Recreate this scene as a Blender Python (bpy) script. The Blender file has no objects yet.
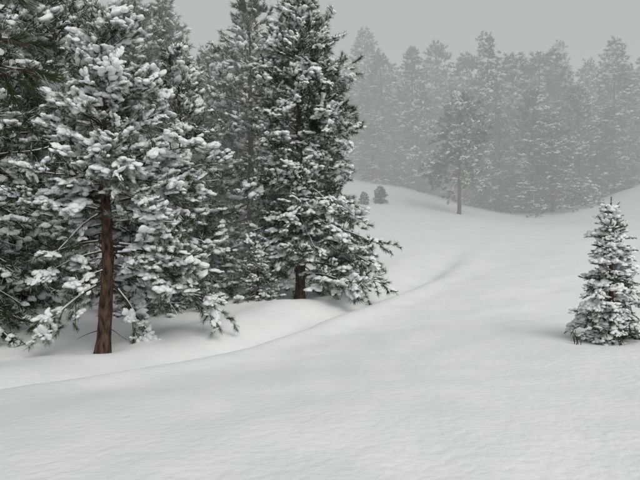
import bpy, math, random
import numpy as np
from mathutils import noise, Vector
import bmesh

CAM_Z = 1.7
F = 615.0
def P(u, v, d):
    return ((u-320)/F*d, d, CAM_Z + (240-v)/F*d)

scene = bpy.context.scene
# ------------------------------------------------------------------ materials
def new_mat(name):
    m = bpy.data.materials.new(name); m.use_nodes = True
    nt = m.node_tree
    return m, nt, nt.nodes["Principled BSDF"]

def noise_color_mat(name, c1, c2, scale, rough=0.8, bump=0.0, bscale=30, bdist=0.02, stretch=None, detail=5):
    m, nt, b = new_mat(name)
    tc = nt.nodes.new("ShaderNodeTexCoord")
    src = tc.outputs["Object"]
    if stretch:
        mp = nt.nodes.new("ShaderNodeMapping"); mp.inputs["Scale"].default_value = stretch
        nt.links.new(src, mp.inputs[0]); src = mp.outputs[0]
    n = nt.nodes.new("ShaderNodeTexNoise"); n.inputs["Scale"].default_value = scale
    n.inputs["Detail"].default_value = detail
    nt.links.new(src, n.inputs["Vector"])
    r = nt.nodes.new("ShaderNodeValToRGB")
    r.color_ramp.elements[0].position = 0.35; r.color_ramp.elements[0].color = (*c1, 1)
    r.color_ramp.elements[1].position = 0.65; r.color_ramp.elements[1].color = (*c2, 1)
    nt.links.new(n.outputs[0], r.inputs[0]); nt.links.new(r.outputs[0], b.inputs["Base Color"])
    b.inputs["Roughness"].default_value = rough
    b.inputs["Specular IOR Level"].default_value = 0.2
    if bump > 0:
        n2 = nt.nodes.new("ShaderNodeTexNoise"); n2.inputs["Scale"].default_value = bscale
        n2.inputs["Detail"].default_value = 6
        nt.links.new(src, n2.inputs["Vector"])
        bp = nt.nodes.new("ShaderNodeBump"); bp.inputs["Strength"].default_value = bump
        bp.inputs["Distance"].default_value = bdist
        nt.links.new(n2.outputs[0], bp.inputs["Height"]); nt.links.new(bp.outputs[0], b.inputs["Normal"])
    return m

M_SNOW = noise_color_mat("snow_ground", (0.80,0.815,0.82), (0.85,0.86,0.86), 1.2, 0.85, 0.55, 9, 0.035)
M_SNOWB = noise_color_mat("snow_on_branches", (0.77,0.79,0.80), (0.86,0.87,0.87), 6, 0.85, 0.7, 35, 0.04)
M_NEEDLE = noise_color_mat("pine_needles", (0.020,0.034,0.018), (0.058,0.074,0.036), 2.5, 0.7)
M_FROST = noise_color_mat("frosted_needles", (0.22,0.26,0.22), (0.64,0.67,0.65), 5, 0.8)
M_BARK = noise_color_mat("pine_bark", (0.018,0.014,0.012), (0.135,0.082,0.058), 14, 0.95, 1.0, 20, 0.08, (1,1,0.28), 8)
M_TWIG = noise_color_mat("twig_bark", (0.030,0.024,0.019), (0.07,0.052,0.04), 12, 0.95)
MATS = [M_BARK, M_TWIG, M_NEEDLE, M_FROST, M_SNOWB]
BARK, TWIG, NEED, FROST, SNOWB = range(5)

# ------------------------------------------------------------------ terrain
ctrl = [ # u, v, d
 (0,480,4.6),(160,480,4.5),(320,480,4.4),(480,480,4.4),(640,480,4.4),
 (320,400,6.9),(480,400,6.7),(640,400,6.6),(560,365,8.8),
 (0,395,8.8),(100,381,9.9),(200,363,11.5),(280,340,13.8),(340,319,16.3),(400,298,20.2),(450,275,25),(485,250,31),
 (103,356,13.5),(20,345,14.5),(200,330,15.5),(612,337,10.6),(640,322,12.5),(520,320,14),
 (300,297,21),(230,300,20.5),(380,283,24),(0,300,21),(130,300,21),
 (560,275,20),(640,275,19),(640,245,28),(570,245,30),
 (350,240,33),(420,235,35),(500,232,36),
 (340,214,43),(450,216,43),(555,222,45),(600,212,45),(645,185,50),
 (245,262,28),(235,215,42),(235,190,52),(390,184,60),(470,205,57),(560,212,62),(640,172,62),
 (100,270,30),(0,265,30),(0,220,50),(120,215,50),
 (0,180,75),(200,170,80),(400,165,85),(600,160,85),(700,150,75),(-100,260,30),(-100,400,8),(760,300,14),(780,220,30),
]
pts = np.array([P(*c) for c in ctrl])
extra = np.array([(0,0,0.0),(-4,0,-0.25),(4,0,0.1),(0,-10,0.6),(-12,2,-0.6),(12,2,0.3)])
pts = np.vstack([pts, extra])
C = pts[:, :2]/10.0; Z = pts[:, 2]
def phi(r2):
    return 0.5*r2*np.log(r2+1e-9)
n = len(C)
K = phi(((C[:,None]-C[None])**2).sum(-1)) + np.eye(n)*0.02
Pm = np.hstack([np.ones((n,1)), C])
A = np.block([[K, Pm],[Pm.T, np.zeros((3,3))]])
W = np.linalg.solve(A, np.concatenate([Z, np.zeros(3)]))

crease = np.array([P(-120,408,7.6)[:2],P(0,395,8.8)[:2],P(100,381,9.9)[:2],P(200,363,11.5)[:2],P(280,340,13.8)[:2],
                   P(340,319,16.3)[:2],P(400,298,20.2)[:2],P(450,275,25)[:2],P(483,252,31)[:2],P(490,235,36)[:2]])
tq = np.linspace(0, len(crease)-1, 60)
cs = np.stack([np.interp(tq, range(len(crease)), crease[:,k]) for k in (0,1)], -1)
for _ in range(12): cs[1:-1] = (cs[:-2]+2*cs[1:-1]+cs[2:])/4
CS = cs
def crease_sd(x, y):
    best = np.full(x.shape, 1e9); sgn = np.ones(x.shape); along = np.zeros(x.shape)
    for i in range(len(CS)-1):
        a, b = CS[i], CS[i+1]; ab = b-a; L2 = ab@ab
        t = np.clip(((x-a[0])*ab[0]+(y-a[1])*ab[1])/L2, 0, 1)
        dx = x-(a[0]+t*ab[0]); dy = y-(a[1]+t*ab[1]); d = np.hypot(dx, dy)
        s = np.where(ab[0]*dy-ab[1]*dx > 0, 1, -1)
        m = d < best
        best = np.where(m, d, best); sgn = np.where(m, s, sgn); along = np.where(m, (i+t)*9/59, along)
    return best*sgn, along
wells = []
def sstep(a, b, x):
    t = np.clip((x-a)/(b-a), 0, 1); return t*t*(3-2*t)
def ground_z(x, y, detail=True):
    x = np.atleast_1d(np.asarray(x, float)); y = np.atleast_1d(np.asarray(y, float))
    out = np.zeros(x.shape)
    for i in range(0, x.size, 40000):
        xx = np.clip(x[i:i+40000], -90, 90)/10; yy = np.clip(y[i:i+40000], -25, 100)/10
        q = np.stack([xx, yy], -1)
        k = phi(((q[:,None]-C[None])**2).sum(-1))
        out[i:i+40000] = k@W[:n] + W[n] + q@W[n+1:]
    r = np.hypot(x, y-30)
    w = sstep(60, 110, r)
    out = out*(1-w) + w*(6+ 0.03*np.clip(y,-50,300))
    sd, al = crease_sd(x, y)
    fade = 1-sstep(6.0, 8.8, al)
    sc = 1+0.06*np.clip(al-3,0,6)
    wav = np.array([noise.noise(Vector((a*0.35,b*0.35,9))) for a,b in zip(x,y)]) if detail else 0
    sd = sd + 0.25*wav
    dp = (0.37-0.16*sstep(3,6,al))*(1+0.6*wav)
    q_ = (sd-0.5*sc)
    k = (0.12*np.exp(-((sd+0.25)/0.6)**2) - dp*np.exp(-(q_/np.where(q_<0,0.36,0.9))**2) + 0.16*np.exp(-((sd-2.6)/0.9)**2))
    out += k*fade
    for (wx, wy, wr, wd) in wells:
        rr = np.hypot(x-wx, y-wy)
        out += -wd*np.exp(-(rr/wr)**2) + 0.35*wd*np.exp(-((rr-2.2*wr)/wr)**2)
    if detail:
        nz = np.array([noise.noise(Vector((a*0.55, b*0.45, 0)))*0.06 + noise.noise(Vector((a*1.9, b*1.3, 5)))*0.014
                       for a, b in zip(x, y)])
        out += nz
    return out

wells += [(*P(103,357,13.5)[:2],0.45,0.10),(*P(300,298,21)[:2],1.0,0.2),(*P(612,337,10.6)[:2],0.5,0.06)]
N = 560
s = np.linspace(-1, 1, N)
gx = -1.5 + 420*np.sinh(5.4*s)/np.sinh(5.4)
gy = 11 + 420*np.sinh(5.6*s)/np.sinh(5.6)
GX, GY = np.meshgrid(gx, gy)
GZ = ground_z(GX.ravel(), GY.ravel())
V = np.stack([GX.ravel(), GY.ravel(), GZ], -1)
idx = np.arange(N*N).reshape(N, N)
Q = np.stack([idx[:-1,:-1], idx[:-1,1:], idx[1:,1:], idx[1:,:-1]], -1).reshape(-1, 4)
def mesh_from(name, V, Fc, midx=None, smooth=None, mats=()):
    me = bpy.data.meshes.new(name)
    k = Fc.shape[1]
    me.vertices.add(len(V)); me.vertices.foreach_set("co", V.astype(np.float32).ravel())
    me.loops.add(Fc.size); me.loops.foreach_set("vertex_index", Fc.astype(np.int32).ravel())
    me.polygons.add(len(Fc)); me.polygons.foreach_set("loop_start", np.arange(0, Fc.size, k, dtype=np.int32))
    for m in mats: me.materials.append(m)
    if midx is not None: me.polygons.foreach_set("material_index", midx.astype(np.int32))
    me.polygons.foreach_set("use_smooth", (np.ones(len(Fc), bool) if smooth is None else smooth))
    me.update(calc_edges=True)
    return me
me = mesh_from("snow_ground", V, Q, mats=[M_SNOW])
ob = bpy.data.objects.new("snow_ground", me); scene.collection.objects.link(ob)
def gz(x, y): return float(ground_z([x], [y])[0])

# ------------------------------------------------------------------ tree parts
def ico(sub):
    bm = bmesh.new(); bmesh.ops.create_icosphere(bm, subdivisions=sub, radius=1)
    v = np.array([q.co[:] for q in bm.verts]); f = np.array([[q.index for q in p.verts] for p in bm.faces]); bm.free()
    return v, f
def blob_templates(sub, count, seed, lumps, rlo=0.4, rhi=0.75, spread=0.95):
    """clusters of several soft lumps of snow"""
    v0, f0 = ico(sub); out = []; rg = np.random.default_rng(seed)
    for i in range(count):
        VV=[]; FF=[]
        for l in range(lumps):
            v = v0.copy(); off = Vector((seed*3.1+i*7.7, i*2.3+l*5.1, 1.0))
            for j in range(len(v)):
                p = Vector(v[j])
                v[j] = v[j]*(1+noise.noise(p*1.2+off)*0.5 + noise.noise(p*2.7+off)*0.4)
            v[:, 2] = np.where(v[:, 2] < 0, v[:, 2]*0.45, v[:, 2]*0.85)
            if lumps > 1:
                rs = rg.uniform(rlo,rhi); a = l*2.4+rg.uniform(-.6,.6); rd = spread*math.sqrt((l+0.1)/lumps)*rg.uniform(0.8,1.1)
                v = v*rs*np.array([rg.uniform(.85,1.3),rg.uniform(.8,1.2),1]) + np.array([math.cos(a)*rd*1.15, math.sin(a)*rd*0.9, rg.uniform(-0.15,0.25)-0.3*rd*rd])
            FF.append(f0+len(v0)*l); VV.append(v)
        out.append((np.vstack(VV), np.vstack(FF)))
    return out
def tuft_template(rng, nneed, twig, length, width, spread=(25,75), flat=1.0):
    t = rng.random(nneed)
    base = np.stack([t*twig-twig*0.3, np.zeros(nneed), np.zeros(nneed)], -1)
    ang = np.radians(rng.uniform(spread[0], spread[1], nneed))*(1-0.35*t); az = rng.uniform(0, 2*np.pi, nneed)
    d = np.stack([np.cos(ang), np.sin(ang)*np.cos(az), np.sin(ang)*np.sin(az)*flat], -1)
    L = length*rng.uniform(0.7, 1.1, nneed)
    side = np.cross(d, rng.normal(size=(nneed, 3))); side /= np.linalg.norm(side, axis=1)[:, None]
    a = base + side*width/2; b = base - side*width/2; c = base + d*L[:, None]
    c[:, 2] -= 0.12*L*L/length
    V = np.stack([a, b, c], 1).reshape(-1, 3)
    Fc = np.arange(3*nneed).reshape(-1, 3)
    frost_rank = rng.random(nneed) - 0.25*d[:, 2]
    return V, Fc, frost_rank

class Builder:
    def __init__(s): s.V=[]; s.F=[]; s.M=[]; s.S=[]; s.n=0
    def add(s, V, Fc, m, smooth):
        s.V.append(V); s.F.append(Fc+s.n); s.n += len(V)
        s.M.append(np.full(len(Fc), m) if np.isscalar(m) else m); s.S.append(np.full(len(Fc), smooth))
    def tube(s, pts, rad, k, m, rough=0.0):
        pts = np.asarray(pts); n = len(pts)
        T = np.gradient(pts, axis=0); T /= np.linalg.norm(T, axis=1)[:, None]+1e-9
        ref = np.array([0,0,1.0]) if abs(T[0,2]) < 0.9 else np.array([1.0,0,0])
        U = np.cross(T, ref); U /= np.linalg.norm(U, axis=1)[:, None]+1e-9
        Wv = np.cross(U, T)
        a = np.arange(k)*2*np.pi/k
        rad = np.asarray(rad)
        R2 = np.repeat(rad[:,None], k, 1)
        if rough:
            for i in range(n):
                for j in range(k):
                    R2[i,j] *= 1+rough*noise.noise(Vector((math.cos(a[j])*2.2, math.sin(a[j])*2.2, pts[i,2]*2.0)))
        ring = (pts[:,None]+ (U[:,None]*np.cos(a)[None,:,None]+Wv[:,None]*np.sin(a)[None,:,None])*R2[:,:,None])
        Vv = ring.reshape(-1,3); i = np.arange(n*k).reshape(n,k); j = np.roll(i,-1,1)
        f1 = np.stack([i[:-1],j[:-1],j[1:]],-1).reshape(-1,3); f2 = np.stack([i[:-1],j[1:],i[1:]],-1).reshape(-1,3)
        s.add(Vv, np.vstack([f1,f2]), m, True)
    def inst(s, tmpl, pos, dr, scale, rng, m, roll, smooth, frost=0.0):
        if len(pos) == 0: return
        x = dr/np.linalg.norm(dr, axis=1)[:, None]
        up = np.tile([0,0,1.0], (len(x),1)); y = np.cross(up, x); y /= np.linalg.norm(y, axis=1)[:, None]+1e-6
        z = np.cross(x, y)
        if roll:
            a = rng.uniform(0, 2*np.pi, len(x))[:, None]
            y, z = y*np.cos(a)+z*np.sin(a), -y*np.sin(a)+z*np.cos(a)
        R = np.stack([x,y,z], 1)
        if np.ndim(scale) == 1: scale = np.repeat(scale[:,None],3,1)
        ti = rng.integers(0, len(tmpl), len(x))
        for t in range(len(tmpl)):
            w = np.where(ti == t)[0]
            if len(w) == 0: continue
            tv = tmpl[t][0]; tf = tmpl[t][1]
            Vv = np.einsum('ivk,ikj->ivj', tv[None]*scale[w][:,None,:], R[w]) + pos[w][:,None]
            Fc = tf[None] + (np.arange(len(w))*len(tv))[:,None,None]
            if m == NEED:
                fr = tmpl[t][2]; th = (frost[w] if np.ndim(frost) else frost) + rng.normal(0, 0.12, len(w))
                mm = np.where(fr[None] < th[:,None], FROST, NEED).ravel()
            else: mm = m
            s.add(Vv.reshape(-1,3), Fc.reshape(-1,3), mm, smooth)
    def mesh(s, name):
        return mesh_from(name, np.vstack(s.V), np.vstack(s.F), np.concatenate(s.M), np.concatenate(s.S), MATS)

rngT = np.random.default_rng(5)
BL3 = blob_templates(2, 10, 1, 7, 0.26, 0.6, 1.05); BL2 = blob_templates(2, 8, 2, 3); BLF = blob_templates(1, 8, 4, 3)
TF_NEAR = [tuft_template(rngT, 74, 0.16, 0.15, 0.009) for _ in range(6)]
TF_MID = [tuft_template(rngT, 36, 0.16, 0.16, 0.018) for _ in range(5)]
TF_CEN = [tuft_template(rngT, 50, 0.16, 0.17, 0.013) for _ in range(5)]
TF_FAR = [tuft_template(rngT, 18, 0.3, 0.32, 0.06) for _ in range(5)]
TF_SPR = [tuft_template(rngT, 90, 0.16, 0.035, 0.006, (35,70)) for _ in range(5)]
TF_OVER = [tuft_template(rngT, 150, 0.14, 0.15, 0.0035, (15,60)) for _ in range(5)]

def hdir(az, el): return np.array([math.cos(az)*math.cos(el), math.sin(az)*math.cos(el), math.sin(el)])

class Tree:
    def __init__(s, seed, tufts, blobs, spacing=0.17, snow_p=0.6, blob=(0.06,0.13), frost=0.3, k=5, tscale=1.0):
        s.r = np.random.default_rng(seed); s.b = Builder(); s.tp=[]; s.td=[]; s.tufts=tufts; s.blobs=blobs
        s.sp=spacing; s.snow_p=snow_p; s.blob=blob; s.frost=frost; s.k=k; s.tscale=tscale
    def line(s, p0, az, el, L, droop, tip, npt=8, wob=0.12):
        p = np.array(p0, float); out = [p.copy()]; a = az
        for i in range(npt-1):
            t = i/(npt-1)
            e = el - droop*t + tip*max(0, t-0.6)*2.5
            a += s.r.normal(0, wob)
            p = p + hdir(a, e)*L/(npt-1); out.append(p.copy())
        return np.array(out)
    def at(s, pl, t):
        f = t*(len(pl)-1); i = min(int(f), len(pl)-2); w = f-i
        return pl[i]*(1-w)+pl[i+1]*w, pl[i+1]-pl[i]
    def branch(s, p0, az, el, L, r0, droop=0.4, tip=0.4, sub=0.42, start=0.25, dens=1.0, vfan=0.25):
        pl = s.line(p0, az, el, L, droop, tip, 8, 0.15)
        t = np.linspace(0,1,len(pl)); s.b.tube(pl, r0*(1-0.85*t), s.k, TWIG)
        seg = pl[1:].copy(); seg[:,2] += r0*(1-0.85*t[1:])*0.8+0.004
        s.b.tube(seg, (r0*0.8+0.006)*(1-0.6*t[1:])*s.r.uniform(0.4,1.2,len(seg)), s.k, SNOWB)
        ns = max(3, int(L/ (s.sp*1.15)*dens)); sd = 1
        for i in range(ns):
            tt = start+(1-start)*(i+s.r.random()*0.7)/ns
            q, d = s.at(pl, min(tt,0.99)); sd = -sd
            a0 = math.atan2(d[1], d[0]); e0 = math.atan2(d[2], math.hypot(d[0],d[1]))
            l2 = L*sub*(1-0.65*tt)*s.r.uniform(0.6,1.2)+s.sp*0.9
            q2 = s.line(q, a0+sd*s.r.uniform(0.4,1.2), e0+s.r.normal(0.08,vfan), l2, droop*0.6, tip*0.8, 5, 0.2)
            s.b.tube(q2, r0*0.35*(1-0.7*np.linspace(0,1,5))+0.002, 4 if s.k>4 else 3, TWIG)
            m = max(1, int(l2/s.sp))
            for j in range(m):
                u = 1-(j+s.r.random()*0.4)/m*0.8
                c, dd = s.at(q2, min(u,0.999))
                dd = dd/np.linalg.norm(dd) + s.r.normal(0,0.4,3) + np.array([0,0,0.15])
                s.tp.append(c+s.r.normal(0,0.04,3)*s.sp/0.17); s.td.append(dd)
        c, dd = s.at(pl, 0.999); s.tp.append(c); s.td.append(dd)
    def finish(s, name):
        P_ = np.array(s.tp); D = np.array(s.td); r = s.r; n = len(P_)
        cl = np.array([noise.noise(Vector(p*(0.28/s.sp))) for p in P_])
        s.b.inst(s.tufts, P_, D, r.uniform(0.75,1.2,n)*s.tscale, r, NEED, True, False, s.frost*(1+1.2*np.clip(cl,-0.5,0.6)))
        m = r.random(n) < np.clip(s.snow_p + cl*0.95, 0.04, 0.97)
        k = m.sum()
        sz = r.uniform(s.blob[0], s.blob[1], k)*(1+0.5*np.clip(cl[m],-0.5,0.6))
        big = r.random(k) < 0.12; sz = np.where(big, sz*1.25, sz)
        pos = P_[m].copy(); pos[:,2] += sz*0.25+0.01
        D2 = D[m].copy(); D2[:,2] = np.clip(D2[:,2]*0.6, -0.5, 0.5)
        sc = np.stack([sz*r.uniform(0.85,1.25,k), sz*r.uniform(0.85,1.25,k), sz*r.uniform(0.7,1.1,k)], -1)
        s.b.inst(s.blobs, pos, D2, sc, r, SNOWB, False, True)
        return s.b.mesh(name)

def make_conifer(name, seed, H, r0, cb, prof, elev, tufts, blobs, spacing, nb=4, wsp=0.35, snow_p=0.6, blob=(0.06,0.13),
                 frost=0.3, droop=0.45, tip=0.4, lean=(0,0), sub=0.42, asym=None, k=5, tscale=1.0, start=0.25, vfan=0.25, dens=1.0, dead=0, el_j=0.16, ragged=0.0, bend=0.0):
    T = Tree(seed, tufts, blobs, spacing, snow_p, blob, frost, k, tscale); r = T.r
    nz = 26; z = np.linspace(-0.5, H, nz); tt = np.clip(z/H,0,1)
    wob = np.cumsum(r.normal(0,0.012,(nz,2)),0)*H/8
    wob -= wob[1]
    px = wob[:,0]+lean[0]*tt*H+bend*np.sin(tt*5.0); py = wob[:,1]+lean[1]*tt*H
    tr = np.stack([px,py,z],-1)
    rad = r0*(1-tt)**0.8+0.012; rad *= 1+0.35*np.exp(-np.clip(z,0,9)/0.22)*(k>=5); rad *= 1+r.normal(0,0.03,nz)
    if k >= 5:
        z2 = np.linspace(-0.5, H, 90)
        tr2 = np.stack([np.interp(z2,z,px), np.interp(z2,z,py), z2], -1)
        T.b.tube(tr2, np.interp(z2,z,rad), 18, BARK, 0.22)
    else: T.b.tube(tr, rad, 7, BARK)
    def tp(h): return np.array([np.interp(h,z,px), np.interp(h,z,py), h])
    h = cb
    while h < H-0.12:
        u = (h-cb)/(H-cb)
        a0 = r.uniform(0,6.28); m = nb + (1 if r.random()<0.4 else 0)
        if u > 0.85: m = max(3, m-1)
        for i in range(m):
            az = a0+i*6.283/m+r.normal(0,0.3)
            L = prof(u)*(r.uniform(0.72,1.12) if r.random() < 0.72 else r.uniform(0.4,0.7))
            if asym: L *= asym(az,u)
            if ragged: L *= 1+ragged*(1-0.6*u)*2*noise.noise(Vector((math.cos(az)*0.9, math.sin(az)*0.9, h*0.35+seed*9)))
            if L < 0.08 or (L < 0.35 and u < 0.5 and H > 3): continue
            T.branch(tp(min(max(cb*0.8,h+r.normal(0,wsp*0.4)),H-0.1)), az, elev(u)+r.normal(0,el_j), L, 0.008+0.011*L, droop*(1-0.5*u), tip, sub, start, dens, vfan)
        h += wsp*r.uniform(0.7,1.3)*(1-0.35*u)
    for i in range(dead):
        hh = r.uniform(cb*0.35, cb*1.0)
        pl = T.line(tp(hh), r.uniform(0,6.28), -0.2, r.uniform(0.2,0.7), 0.4, 0, 5, 0.3)
        T.b.tube(pl, 0.012*(1-0.7*np.linspace(0,1,5)), 4, TWIG)
    T.tp.append(tp(H)); T.td.append(np.array([0.05,0,1.0]))
    return T.finish(name)

def place(mesh, name, u, v, d, rot=0, sc=1.0, parent=None, sink=0.05):
    x, y, _ = P(u, v, d)
    o = bpy.data.objects.new(name, mesh); scene.collection.objects.link(o)
    o.location = (x, y, gz(x,y)-sink); o.rotation_euler = (0,0,rot)
    o.scale = (sc,sc,sc) if np.isscalar(sc) else sc
    if parent: o.parent = parent
    return o
rad = math.radians
ip = lambda xs, ys: (lambda u: float(np.interp(u, xs, ys)))
def adiff(a, b): return abs((a-b+math.pi)%(2*math.pi)-math.pi)

# big pine, left: its lower limbs are missing on the open (south) side so the trunk shows
def asymA(a, u):
    f = 1.0+0.12*math.cos(a)
    if u < 0.34 and adiff(a, -1.45) < 0.7: f *= 0.12
    return f
mA = make_conifer("pine_tree_front", 11, 7.5, 0.145, 1.8, ip([0,0.15,0.4,0.65,0.85,1],[1.85,2.0,1.85,1.4,0.85,0.3]), ip([0,0.3,1],[rad(-12),rad(4),rad(45)]),
     TF_NEAR, BL3, 0.155, nb=6, wsp=0.29, snow_p=0.55, blob=(0.085,0.155), frost=0.38, droop=0.65, tip=0.55, lean=(0.008,0), dead=8,
     asym=asymA, vfan=0.45, sub=0.42, el_j=0.24, ragged=0.25, start=0.3, bend=0.05)
place(mA, "pine_tree", 103, 357, 13.5, sink=0.12)
# big pine, centre
def asymB(a, u):
    f = 1.0+0.25*math.cos(a)*(1-u)
    if u < 0.09 and adiff(a, -1.5) < 0.8: f *= 0.14
    return f
mB = make_conifer("pine_tree_centre", 23, 10.5, 0.16, 0.9, ip([0,0.12,0.3,0.6,0.85,1],[2.25,2.35,2.0,1.65,1.1,0.25]), ip([0,0.3,1],[rad(-18),rad(3),rad(48)]),
     TF_CEN, BL3, 0.185, nb=7, wsp=0.32, snow_p=0.44, blob=(0.08,0.165), frost=0.33, droop=0.65, tip=0.55, lean=(-0.004,0),
     asym=asymB, vfan=0.45, el_j=0.22, tscale=1.1, ragged=0.25)
place(mB, "pine_tree", 300, 298, 21)
# mid-distance pines (three growth forms)
mids = []
for i,(H,cb,w) in enumerate([(11,1.0,2.1),(9.5,0.7,2.2),(12.5,2.0,2.2)]):
    mids.append((H, make_conifer("pine_tree_form%d"%i, 40+i, H, 0.15, cb, ip([0,0.15,0.5,0.8,1],[w,w,w*0.9,w*0.55,0.2]), ip([0,0.3,1],[rad(-15),rad(2),rad(48)]),
     TF_MID, BL2, 0.26, nb=6, wsp=0.42, snow_p=0.42, blob=(0.09,0.18), frost=0.34, droop=0.6, tip=0.55, tscale=1.4, vfan=0.4, el_j=0.22, ragged=0.25)))
mid_place = [(251,275,25,0,11.4,0.3),(210,272,28,1,9.4,1.2),(180,290,20.5,1,8.2,2.2),(52,288,21,2,12.5,0.5),(6,290,19,0,11.5,3.3),
             (136,282,25,2,12.0,4.1),(-40,320,15.5,1,9.5,1.0),(28,270,27,1,13,2.0),(160,268,31,2,13.0,0.0)]
for (u,v,d,f,H,rot) in mid_place:
    place(mids[f][1], "pine_tree", u, v, d, rot, H/mids[f][0])
# snow-laden young pines / bushes under the big trees
bush = []
for i in range(2):
    bush.append(make_conifer("young_pine_form%d"%i, 60+i, 2.6, 0.05, 0.15, ip([0,0.4,1],[1.15,1.0,0.2]), ip([0,1],[rad(0),rad(55)]),
     TF_MID, BL2, 0.17, nb=6, wsp=0.22, snow_p=0.5, blob=(0.07,0.14), frost=0.55, droop=0.7, tip=0.2, vfan=0.4, el_j=0.25))
for (u,v,d,f,H,rot) in [(165,306,18.5,0,2.8,0),(200,292,21,1,3.3,1),(226,288,23,0,2.6,2),(130,304,19,1,2.2,3),(258,303,20,0,1.8,4),
                        (20,290,20,1,2.6,5),(60,296,22,0,2.3,1.5),(345,290,22.8,1,1.4,0.4),(185,285,24,0,3.4,2.4)]:
    place(bush[f], "young_pine", u, v, d, rot, H/2.6)
# small spruce at right
mS = make_conifer("small_spruce", 77, 2.45, 0.035, 0.12, ip([0,0.2,0.5,0.8,1],[0.58,0.53,0.36,0.16,0.04]), ip([0,0.5,1],[rad(-5),rad(12),rad(50)]),
     TF_SPR, BL3, 0.075, nb=7, wsp=0.17, snow_p=0.5, blob=(0.045,0.095), frost=0.2, droop=0.8, tip=0.25, sub=0.5, start=0.12, vfan=0.2, ragged=0.28, el_j=0.22)
place(mS, "small_spruce_tree", 612, 338, 10.6)
# lone pine in the mist
mL = make_conifer("lone_pine", 81, 8.8, 0.14, 3.0, ip([0,0.3,0.7,1],[2.2,2.1,1.6,0.3]), ip([0,1],[rad(-5),rad(40)]),
     TF_MID, BL2, 0.26, nb=6, wsp=0.45, snow_p=0.36, blob=(0.1,0.18), frost=0.25, droop=0.5, tip=0.5, tscale=1.7, vfan=0.4, ragged=0.35)
place(mL, "pine_tree", 459, 208, 46)
mK = make_conifer("dark_shrub", 83, 1.3, 0.04, 0.1, ip([0,0.4,1],[0.55,0.5,0.15]), ip([0,1],[rad(10),rad(60)]),
     TF_MID, BL2, 0.15, nb=7, wsp=0.16, snow_p=0.12, blob=(0.06,0.1), frost=0.05, droop=0.4, tip=0.2, tscale=1.3)
place(mK, "evergreen_shrub", 380, 202, 48, 0, 0.85)
place(mK, "evergreen_shrub", 364, 202, 47, 1, 0.6)

# distant forest
far = []
for i,(H,cb,w,sh) in enumerate([(16,1.0,3.2,0.75),(15,2.0,3.4,0.85),(14,0.6,3.6,0.6),(18,1.5,3.2,0.7),(13,1.5,3.5,0.85)]):
    far.append((H, make_conifer("distant_conifer_form%d"%i, 90+i, H, 0.2, cb, ip([0,0.2,0.6,0.82,0.94,1],[w,w,w*sh,w*sh*0.55,w*0.2,0.1]), ip([0,0.3,1],[rad(-12),rad(0),rad(22)]),
      TF_FAR, BLF, 0.5, nb=6, wsp=0.62, snow_p=0.30, blob=(0.16,0.30), frost=0.28, droop=0.5, tip=0.25, k=3, tscale=1.1, vfan=0.4, ragged=0.5, el_j=0.2, start=0.12)))
forest = bpy.data.objects.new("distant_forest", None); scene.collection.objects.link(forest)
rr = random.Random(3)
cnt = 0
def addfar(x, y, H):
    global cnt
    f = rr.randrange(5); s_ = H/far[f][0]; cnt += 1
    o = bpy.data.objects.new("conifer_%d"%cnt, far[f][1]); scene.collection.objects.link(o)
    o.location = (x, y, gz(x,y)-0.3); o.rotation_euler = (rr.gauss(0,0.025),rr.gauss(0,0.025),rr.random()*6.28)
    w = max(s_,0.7)*rr.uniform(0.8,1.2); o.scale = (w,w,s_); o.parent = forest
front = [(352,66,66),(368,74,70),(386,52,64),(412,48,62),(436,44,66),(424,90,60),(466,54,62),(490,33,55),(512,55,58),(530,88,51),(540,56,60),(564,46,57),
         (580,84,53),(592,62,64),(612,42,57),(630,66,62),(645,45,60),(668,48,60),(500,105,53),(552,112,50),(480,125,55),(606,105,54),(372,120,60)]
for (u,vt,d) in front:
    x,y,zt = P(u,vt,d); addfar(x, y, max(5, zt-gz(x,y)))
for row in range(3):
    d = 74+row*11
    u = -60+rr.random()*20
    while u < 730:
        if not (195 < u < 270 and row < 3):
            x,y,_ = P(u+rr.uniform(-8,8),200,d+rr.uniform(-4,4)); addfar(x, y, rr.choice([rr.uniform(9,13),rr.uniform(12,17)]))
        u += rr.uniform(16,44)*66/d*1.2
for (u,d,H) in [(-40,45,14),(0,48,15),(40,46,14),(120,47,14),(160,50,14),(720,50,13)]:
    x,y,_ = P(u,200,d); addfar(x,y,H)

# near tree just out of frame at the left, its boughs reach into the picture
T = Tree(200, TF_OVER, BL2, 0.13, 0.12, (0.03,0.05), 0.03, 6, 1.0)
tx, ty = -3.4, 4.3; tz = gz(tx,ty)
zz = np.linspace(-0.4, 8, 14)
T.b.tube(np.stack([0.02*np.sin(zz),0.02*np.cos(zz*1.3),zz],-1), 0.15*(1-zz/8.6)**0.8+0.01, 14, BARK)
for (u,v,d,zs,ln) in [(26,88,4.2,0.25,1),(20,62,4.0,0.25,1),(36,16,4.1,0.3,1),(168,-3,4.6,0.5,1)]:
    ex, ey, ez = P(u,v,d); dx,dy = ex-tx, ey-ty; hz = ez-tz+zs; L = math.hypot(dx,dy)
    T.branch((0,0,hz), math.atan2(dy,dx), rad(2), L*1.0, 0.018, droop=zs/L*1.7, tip=0.05, sub=0.3, start=0.35, vfan=0.12)
for i in range(20):
    h = 3.6+i*0.21; az = i*2.4
    T.branch((0,0,h), az if not (-0.6 < math.atan2(math.sin(az),math.cos(az)) < 0.9 and h<5.0) else az+2, rad(5+i), 1.6-0.055*i, 0.02, 0.4, 0.3, sub=0.35)
mO = T.finish("pine_tree_near")
o = bpy.data.objects.new("pine_tree", mO); scene.collection.objects.link(o); o.location = (tx,ty,tz)

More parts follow.
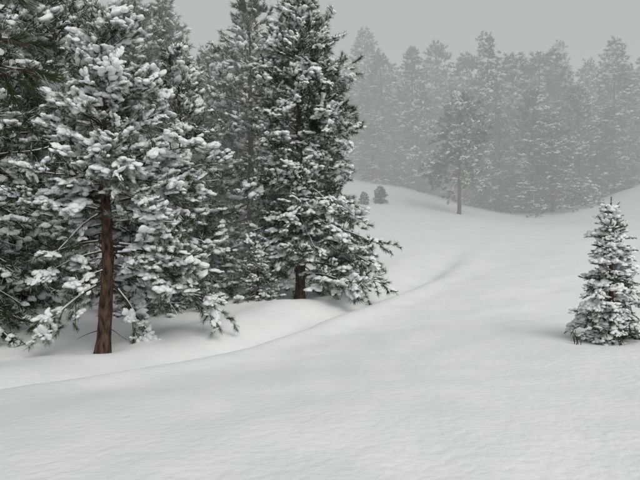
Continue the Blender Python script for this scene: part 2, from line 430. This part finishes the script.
# dry stalks poking through the snow
def stalks(name, u, v, d, n, h, seed):
    r = np.random.default_rng(seed); b = Builder()
    for i in range(n):
        hh = h*r.uniform(0.4,1); p0 = np.array([r.normal(0,0.05),r.normal(0,0.05),-0.05]); dv = np.array([r.normal(0,0.25),r.normal(0,0.25),1])*hh
        mid = p0+dv*0.5+r.normal(0,0.02,3)
        b.tube(np.array([p0,mid,p0+dv]), [0.007,0.006,0.004], 4, TWIG)
        if r.random() < 0.7:
            q = mid; b.tube(np.array([q,q+np.array([r.normal(0,0.3),r.normal(0,0.3),0.5])*hh*0.5,q+np.array([r.normal(0,0.4),r.normal(0,0.4),0.7])*hh*0.7]), [0.005,0.004,0.002],4,TWIG)
    m = b.mesh(name); place(m, name, u, v, d, sink=0)
stalks("dry_stalks", 577, 338, 10.4, 6, 0.34, 1)
stalks("dry_stalks", 338, 299, 20, 10, 0.7, 2)
stalks("dry_stalks", 140, 326, 16.2, 8, 0.5, 3)
stalks("dry_stalks", 12, 315, 17, 8, 0.5, 4)

# ------------------------------------------------------------------ mist (a bank of fog filling the valley behind the first trees)
bpy.ops.mesh.primitive_cube_add(size=1)
fog = bpy.context.object; fog.name = "mist"
Y0, Y1 = 20.0, 440.0
fog.scale = (620, Y1-Y0, 70); fog.location = (0, (Y0+Y1)/2, 20)
fm = bpy.data.materials.new("mist"); fm.use_nodes = True; nt = fm.node_tree
nt.nodes.remove(nt.nodes["Principled BSDF"])
SIG, LUM = 0.0185, 0.51
va = nt.nodes.new("ShaderNodeVolumeAbsorption"); va.inputs["Color"].default_value = (0,0,0,1); va.inputs["Density"].default_value = SIG
em = nt.nodes.new("ShaderNodeEmission"); em.inputs["Color"].default_value = (0.985,1.0,0.995,1); em.inputs["Strength"].default_value = SIG*LUM  # added glow: emission stands in for daylight scattered inside the fog
ad = nt.nodes.new("ShaderNodeAddShader"); nt.links.new(va.outputs[0], ad.inputs[0]); nt.links.new(em.outputs[0], ad.inputs[1])
nt.links.new(ad.outputs[0], nt.nodes["Material Output"].inputs["Volume"])
fog.data.materials.append(fm)

# ------------------------------------------------------------------ light
EL, AZ = rad(42), rad(156)
w = bpy.data.worlds.new("World"); scene.world = w; w.use_nodes = True; nt = w.node_tree
bg = nt.nodes["Background"]; sky = nt.nodes.new("ShaderNodeTexSky"); sky.sky_type = 'NISHITA'; sky.sun_disc = False
sky.sun_elevation = EL; sky.sun_rotation = AZ
sky.air_density = 2.0; sky.dust_density = 5
hs = nt.nodes.new("ShaderNodeHueSaturation"); hs.inputs["Saturation"].default_value = 0.08
nt.links.new(sky.outputs[0], hs.inputs["Color"]); nt.links.new(hs.outputs[0], bg.inputs["Color"])
bg.inputs["Strength"].default_value = 0.094
sl = bpy.data.lights.new("sun", 'SUN'); sl.energy = 0.65; sl.angle = rad(35); sl.color = (1,0.98,0.95)
so = bpy.data.objects.new("sun", sl); scene.collection.objects.link(so)
dv = Vector((math.sin(AZ)*math.cos(EL), math.cos(AZ)*math.cos(EL), math.sin(EL)))
so.rotation_euler = dv.to_track_quat('Z','Y').to_euler()

# ------------------------------------------------------------------ camera
cd = bpy.data.cameras.new("camera"); cam = bpy.data.objects.new("camera", cd); scene.collection.objects.link(cam)
cam.location = (0,0,CAM_Z); cam.rotation_euler = (rad(90),0,0)
cd.sensor_width = 36; cd.lens = F/640*36; cd.clip_end = 2000; cd.clip_start = 0.05
scene.camera = cam
scene.view_settings.view_transform = 'Standard'; scene.view_settings.look = 'None'; scene.view_settings.exposure = 0
